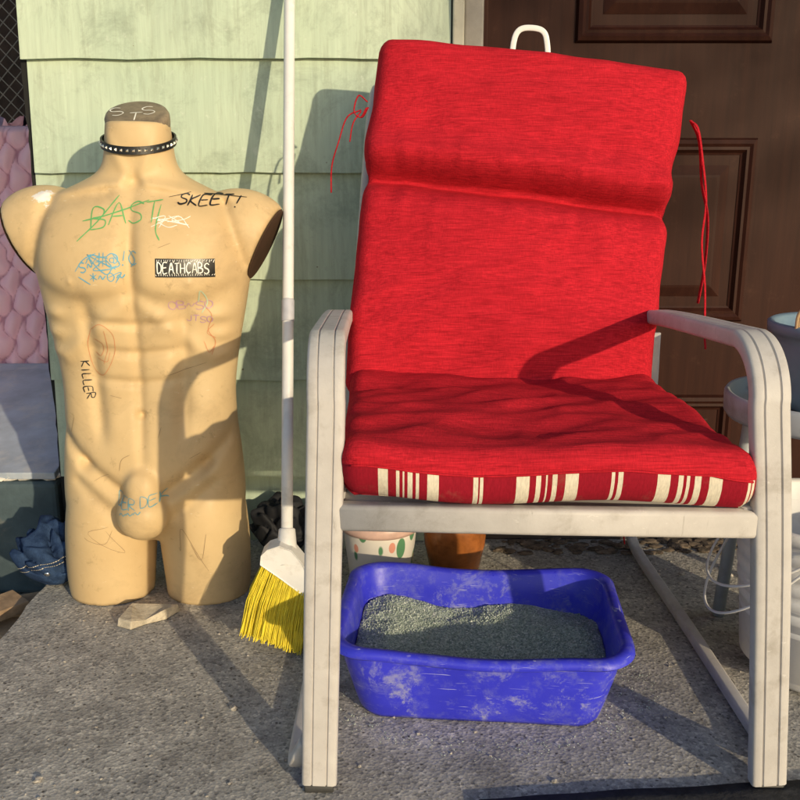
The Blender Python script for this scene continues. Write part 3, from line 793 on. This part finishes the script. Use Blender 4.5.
def seatfn(u,v,w,k):
    nu_=u/.247; y=YC-v
    f=(v/.222)
    puff=1+(.14*(1-nu_**2)*(1-f*f) if w>0 else 0)
    ww=w*puff
    x=XC+nu_*.2475 - .012*(-f+1)*.5
    if w>0:
        ww+=.0065*fbm(Vector((u*6,v*9,4.4)))
        ww+=.0055*(1-abs(NZ(Vector((u*9+v*5,v*12,2))))*2)*(1-max(0,f)**4)
        ww+=.0040*(1-abs(NZ(Vector((u*5-v*9,v*16+u*8,6))))*2)
        ww-=.010*math.exp(-((v-.12)/.05)**2)*math.exp(-((nu_-.1)/.5)**2)
    z=ZC+ww-.005*nu_+ .004*math.sin(nu_*5)*(f>0)*f -.004*(1-f)*.5
    yo=0
    if f>.9: yo=-.006*NZ(Vector((u*9,w*20,1))) + (.010*(w/.035) if w<0 else 0)*-1
    return Vector((x,y+yo-.004*math.cos(nu_*1.5),z))
def stripes():
    m,nt,b=newmat("striped_fabric",.9,spec=.1)
    px=[(377,387),(396,399),(401,404),(407,411),(414,418),(426,437),(471,476),(478,480),(512,525),(532,537),(541,544),(548,553),(561,574),(606,610),(613,618),(651,664)]
    px2=[(672,677),(680,684),(689,695),(703,715),(741,744),(746,750)]
    tc=N(nt,"ShaderNodeTexCoord"); sx=N(nt,"ShaderNodeSeparateXYZ"); nt.links.new(tc.outputs["Object"],sx.inputs[0])
    red=(.30,.010,.024); cr=(.72,.66,.54)
    def rr(pl):
        mr=N(nt,"ShaderNodeMapRange"); nt.links.new(sx.outputs[0],mr.inputs[0])
        mr.inputs[1].default_value=-.068; mr.inputs[2].default_value=.424
        st=[(0,red)] 
        for a,c in pl[:15]:
            st.append(((a-343)/412,cr)); st.append(((c-343)/412,red))
        return ramp(nt,mr.outputs[0],st,'CONSTANT')
    c1=rr(px[:15]); c2=rr([px[15]]+px2)
    mx=N(nt,"ShaderNodeMix",data_type='RGBA',blend_type='LIGHTEN'); mx.inputs[0].default_value=1
    nt.links.new(c1,mx.inputs[6]); nt.links.new(c2,mx.inputs[7])
    c=mix(nt,mx.outputs[2],ramp(nt,noi(nt,coords(nt,(500,60,120)),1,2),[(.3,(.75,.75,.75)),(.7,(1.1,1.1,1.1))]),.7,'MULTIPLY')
    c=mix(nt,c,(.25,.14,.10),ramp(nt,noi(nt,coords(nt),24,6,.7),[(.56,0.0),(.8,.5)]))
    nt.links.new(c,b.inputs["Base Color"]); bump(nt,b,noi(nt,coords(nt,(60,700,700)),1,2),.3,.0006)
    return m
M_str=stripes()
def pickf(fi,n,base):
    j=fi%n; v,w=base[j]; v2,w2=base[(j+1)%n]
    return 1 if (v>.205 and (w+w2)/2<.0065 and v2>.205) or ((w+w2)/2<-.025) else 0
slab("seat_cushion",.247,.222,.068,.022,seatfn,[M_red,M_str],pick=pickf,parent=cushion,nu=110,nperim=110)
pts=[seatfn(-.235+.47*i/59,.2225,.0065,1)+Vector((0,-.0008,0)) for i in range(60)]
sweep("front_seam",pts,circ(.0014,6),M_red,cushion)
def tie(pts,w=.0035): 
    sweep("tie",catmull(pts,8),rrect(w,.001,.0009,2),M_red,cushion)
tie([(.494,1.60,.865),(.505,1.59,.85),(.520,1.60,.80),(.535,1.61,.73),(.530,1.60,.66),(.542,1.60,.58),(.548,1.60,.50),(.552,1.60,.47)])
tie([(.494,1.60,.865),(.515,1.61,.83),(.525,1.61,.76),(.540,1.61,.70),(.545,1.62,.62),(.538,1.62,.55)],.003)
tie([(-.055,1.60,.895),(-.070,1.60,.905),(-.078,1.60,.880),(-.066,1.60,.870),(-.055,1.59,.885)],.0045)
tie([(-.066,1.60,.882),(-.090,1.60,.870),(-.105,1.60,.83),(-.118,1.61,.79),(-.120,1.61,.745)])
tie([(-.066,1.60,.88),(-.080,1.60,.86),(-.086,1.60,.83)],.003)
tie([(.44,1.62,.36),(.452,1.66,.25),(.447,1.70,.12),(.455,1.70,.05)],.004)
sweep("hanging_loop",catmull([(.196,1.68,.955),(.199,1.68,1.000),(.208,1.68,1.020),(.228,1.68,1.024),(.250,1.68,1.018),(.258,1.68,.996),(.262,1.68,.945)],8),rrect(.0018,.0050,.0015,2),M_white,cushion,side=(0,1,0))

# ---------------------------------------------------------------- litter box
lb=empty("litter_box",(.124,1.272,.001))
def bluemat():
    m,nt,b=newmat("blue_plastic",.35,spec=.5)
    v=coords(nt)
    c=ramp(nt,noi(nt,v,7,5,.6),[(.3,(.028,.032,.54)),(.7,(.046,.052,.74))])
    def scr(rot,sc,lo,hi,f,c):
        s_=noi(nt,coords(nt,sc,rot),2.0,2,.7,.6)
        return mix(nt,c,(.50,.52,.82),ramp(nt,s_,[(lo,0.0),(hi,f)]))
    c=scr((0,.12,0),(7,7,200),.68,.71,.7,c)
    c=scr((0,-.5,.3),(12,12,180),.71,.73,.6,c)
    c=scr((.3,.9,0),(14,14,170),.72,.74,.6,c)
    c=mix(nt,c,(.24,.26,.50),ramp(nt,noi(nt,v,26,6,.8),[(.50,0.0),(.78,.55)]))
    # dried litter dust sticking to the inside walls and rim
    dz=noi(nt,v,15,7,.8,.4)
    sx=N(nt,"ShaderNodeSeparateXYZ"); nt.links.new(v,sx.inputs[0])
    inz=ramp(nt,sx.outputs[2],[(.055,1.0),(.13,.25)])
    c=mix(nt,c,(.46,.48,.52),mix(nt,(0,0,0),ramp(nt,dz,[(.54,0.0),(.64,.6)]),inz))
    nt.links.new(c,b.inputs["Base Color"]); nt.links.new(ramp(nt,noi(nt,v,20,4,.7),[(.3,.25),(.7,.55)]),b.inputs["Roughness"])
    return m
M_blue=bluemat()
rings=[(.158,.103,.0,.03),(.166,.111,.0,.035),(.172,.117,.008,.04),(.178,.123,.03,.042),(.190,.136,.085,.045),(.1945,.1405,.112,.046),(.2065,.1525,.110,.052),(.2105,.1565,.114,.054),(.2095,.1555,.121,.054),(.204,.150,.125,.052),(.196,.142,.1245,.048),(.1915,.1375,.119,.045),(.187,.133,.085,.043),(.174,.119,.02,.04),(.165,.11,.008,.035)]
loops=[]
for hx,hy,z,r in rings:
    l=[]
    for (x,y2) in rrect(hx,hy,r,8,nx=24,ny=18):
        zz=z
        if z>.1: zz+=.005*math.cos(x/.2*math.pi)*-1+.003*NZ(Vector((x*12,y2*12,1)))
        l.append((x+.002*NZ(Vector((x*9,y2*9,z*9))),y2+.003*NZ(Vector((x*9,y2*9,z*9+5))),zz))
    loops.append(l)
V,F=loft(loops); o=mk("tub",V,F,M_blue,lb); recalc(o); autosmooth(o,55)
def lith(x,y2): return .062+.012*NZ(Vector((x*9,y2*9,4)))+.018*math.exp(-((x+.15)/.06)**2)+.010*math.exp(-((x-.13)**2+(y2-.04)**2)/.003)-.012*math.exp(-((x-.02)**2+(y2+.03)**2)/.004)+.004*NZ(Vector((x*40,y2*40,4)))
nx,ny=70,48
V=[(-.183+.366*i/nx,-.128+.256*j/ny,lith(-.183+.366*i/nx,-.128+.256*j/ny)) for j in range(ny+1) for i in range(nx+1)]
keep=[]
for f in grid_faces(nx,ny):
    c=[sum(V[i][k] for i in f)/4 for k in range(2)]
    ax,ay=abs(c[0])-(.1825-.042),abs(c[1])-(.1275-.042)
    if ax>0 and ay>0 and math.hypot(ax,ay)>.0415: continue
    keep.append(f)
def litmat():
    m,nt,b=newmat("cat_litter",.95,spec=.1)
    v=coords(nt); vo=N(nt,"ShaderNodeTexVoronoi"); vo.inputs["Scale"].default_value=420; nt.links.new(v,vo.inputs["Vector"])
    sp=N(nt,"ShaderNodeSeparateColor"); nt.links.new(vo.outputs["Color"],sp.inputs[0])
    c=ramp(nt,sp.outputs[0],[(0,(.22,.28,.25)),(.5,(.42,.49,.44)),(.9,(.56,.63,.57)),(1,(.8,.82,.78))])
    nt.links.new(c,b.inputs["Base Color"]); bump(nt,b,vo.outputs["Distance"],.6,.0015); return m
M_lit=litmat()
mk("litter_surface",V,keep,M_lit,lb)
GP=[]
for i in range(10000):
    x=random.uniform(-.18,.18); y2=random.uniform(-.125,.125)
    ax,ay=abs(x)-(.1825-.042),abs(y2)-(.1275-.042)
    if ax>0 and ay>0 and math.hypot(ax,ay)>.040: continue
    GP.append((x,y2,lith(x,y2)+.0003,random.uniform(.0010,.0020)))
for i in range(700):
    a=random.uniform(0,6.28); GP.append((.21*math.cos(a)*random.uniform(.95,1.3),.165*math.sin(a)*random.uniform(.95,1.25),.001,random.uniform(.0006,.0013)))
GP=np.array(GP); n=len(GP)
oc=np.array([(1,0,0),(-1,0,0),(0,1,0),(0,-1,0),(0,0,1),(0,0,-1)],float); of=np.array([(0,2,4),(2,1,4),(1,3,4),(3,0,4),(2,0,5),(1,2,5),(3,1,5),(0,3,5)])
pv=oc[None]*rng_.uniform(.6,1.3,(n,1,3)); q=rng_.normal(size=(n,3,3)); Q,_=np.linalg.qr(q)
pv=np.einsum('nij,nkj->nki',Q,pv)*GP[:,3][:,None,None]+GP[:,None,:3]
mk("litter_grains",pv.reshape(-1,3),(of[None]+6*np.arange(n)[:,None,None]).reshape(-1,3).tolist(),M_lit,lb,False)
lb.rotation_euler=(0,0,math.radians(-5)); lb.scale=(1.04,1,1)

# ---------------------------------------------------------------- pots behind the chair
def leafpot():
    m,nt,b=newmat("painted_ceramic",.3)
    vo=N(nt,"ShaderNodeTexVoronoi"); vo.inputs["Scale"].default_value=34
    nt.links.new(coords(nt,(1,1,.45),(0,.5,0)),vo.inputs["Vector"])
    c=mix(nt,(.72,.68,.62),(.10,.25,.13),ramp(nt,vo.outputs["Distance"],[(.34,1.0),(.37,0.0)]))
    vo2=N(nt,"ShaderNodeTexVoronoi"); vo2.inputs["Scale"].default_value=25; nt.links.new(coords(nt,(1,1,.6),(.3,1.2,0)),vo2.inputs["Vector"])
    c=mix(nt,c,(.68,.30,.22),ramp(nt,vo2.outputs["Distance"],[(.16,1.0),(.18,0.0)]))
    nt.links.new(c,b.inputs["Base Color"]); return m
fp=empty("flower_pot")
lathe("pot",[(0,.0),(.050,.0),(.056,.01),(.067,.10),(.070,.13)],leafpot(),fp,48,(-.038,1.60,.001))
lathe("rim",[(.069,.128),(.075,.129),(.077,.135),(.077,.146),(.074,.150),(.068,.148),(.062,.12),(0,.12)],simple("rim_pink",(.62,.42,.36),.4),fp,48,(-.038,1.60,.001))
lathe("flower_pot.001",[(0,0),(.035,0),(.05,.02),(.060,.07),(.062,.10),(.054,.13),(.046,.142),(.050,.152),(.046,.155),(.040,.142),(.045,.12),(0,.11)],simple("glazed_brown",(.36,.12,.03),.18,0,.5,14),None,48,(.108,1.66,.001))
T=([],[])
for i in range(140):
    r=random.uniform(.003,.012); rock(T,(random.uniform(.2,.85),random.uniform(1.76,1.835),r*.3),r,i+300,(1.4,1,.35))
mk("leaf_litter",T[0],T[1],simple("debris",(.13,.10,.075),.9,0,.7,60),smooth=False)

# ---------------------------------------------------------------- right side: stand, planter, bucket
st=empty("plant_stand")
M_grey=simple("grey_plastic",(.38,.42,.46),.5,0,.08,12,.1,.0006,150,dirt=(.24,.23,.22),dirtscale=10)
cx,cy=.684,1.40
lathe("tray",[(0,.405),(.140,.405),(.143,.395),(.150,.394),(.155,.402),(.156,.430),(.152,.436),(.147,.434),(.145,.414),(0,.414)],M_grey,st,64,(cx,cy,0))
for k in range(3):
    a=math.radians(20+120*k); p0=Vector((cx+.115*math.cos(a),cy+.115*math.sin(a),.40)); p1=Vector((cx+.14*math.cos(a),cy+.14*math.sin(a),.002))
    sweep("leg",[p0,p0.lerp(p1,.5),p1],circ(.011,12),M_grey,st)
pl=empty("planter_pot")
M_slate=simple("slate_glaze",(.16,.24,.32),.45,0,.15,15,.1,.001,120)
lathe("pot",[(0,.416),(.080,.416),(.092,.44),(.104,.52),(.108,.535),(.114,.536),(.115,.550),(.110,.553),(.103,.548),(.099,.52),(0,.52)],M_slate,pl,56,(cx+.012,cy-.01,0))
T=([],[])
for i in range(120):
    a=random.random()*6.28; r=random.random()**.5*.09; rock(T,(cx+.012+r*math.cos(a),cy-.01+r*math.sin(a),.523),.008,i,(1,1,.8))
mk("soil",T[0],T[1],simple("soil",(.05,.035,.025),.95),pl,smooth=False)
M_rope=simple("rope",(.45,.30,.17),.9)
for q in range(3):
    o_=.004*q
    sweep("rope_handle",catmull([(cx-.088+o_,cy-.06,.548),(cx-.086+o_,cy-.062,.575+o_),(cx-.066,cy-.065,.594+o_),(cx-.035,cy-.07,.590-o_),(cx-.01,cy-.075,.565),(cx-.005,cy-.078,.54)],6),circ(.0026,8),M_rope,pl)
bk=empty("white_bucket")
prof=[(0,.004),(.095,.004),(.100,.010)]
for k in range(9):
    z=.03+k*.024; r=.105+.032*math.sin(min(1,z/.25)*1.57)
    prof+=[(r,z),(r+.0025,z+.004),(r+.0025,z+.014),(r,z+.018)]
prof+=[(.143,.255),(.150,.258),(.150,.272),(.145,.276),(.139,.27),(.12,.03),(0,.02)]
bc=(.672,1.305,.0)
lathe("shell",prof,M_white,bk,64,bc)
for q in (0,1):
    pts=[]
    for k in range(13):
        t=k/12; a=math.pi*(.62+.72*t)
        pts.append((bc[0]+(.152+.03*math.sin(math.pi*t))*math.cos(a),bc[1]+(.152+.02*math.sin(math.pi*t))*math.sin(a),.258-(.10+.05*q)*math.sin(math.pi*t)))
    sweep("wire_handle",catmull(pts,4),circ(.0022,8),M_white,bk)
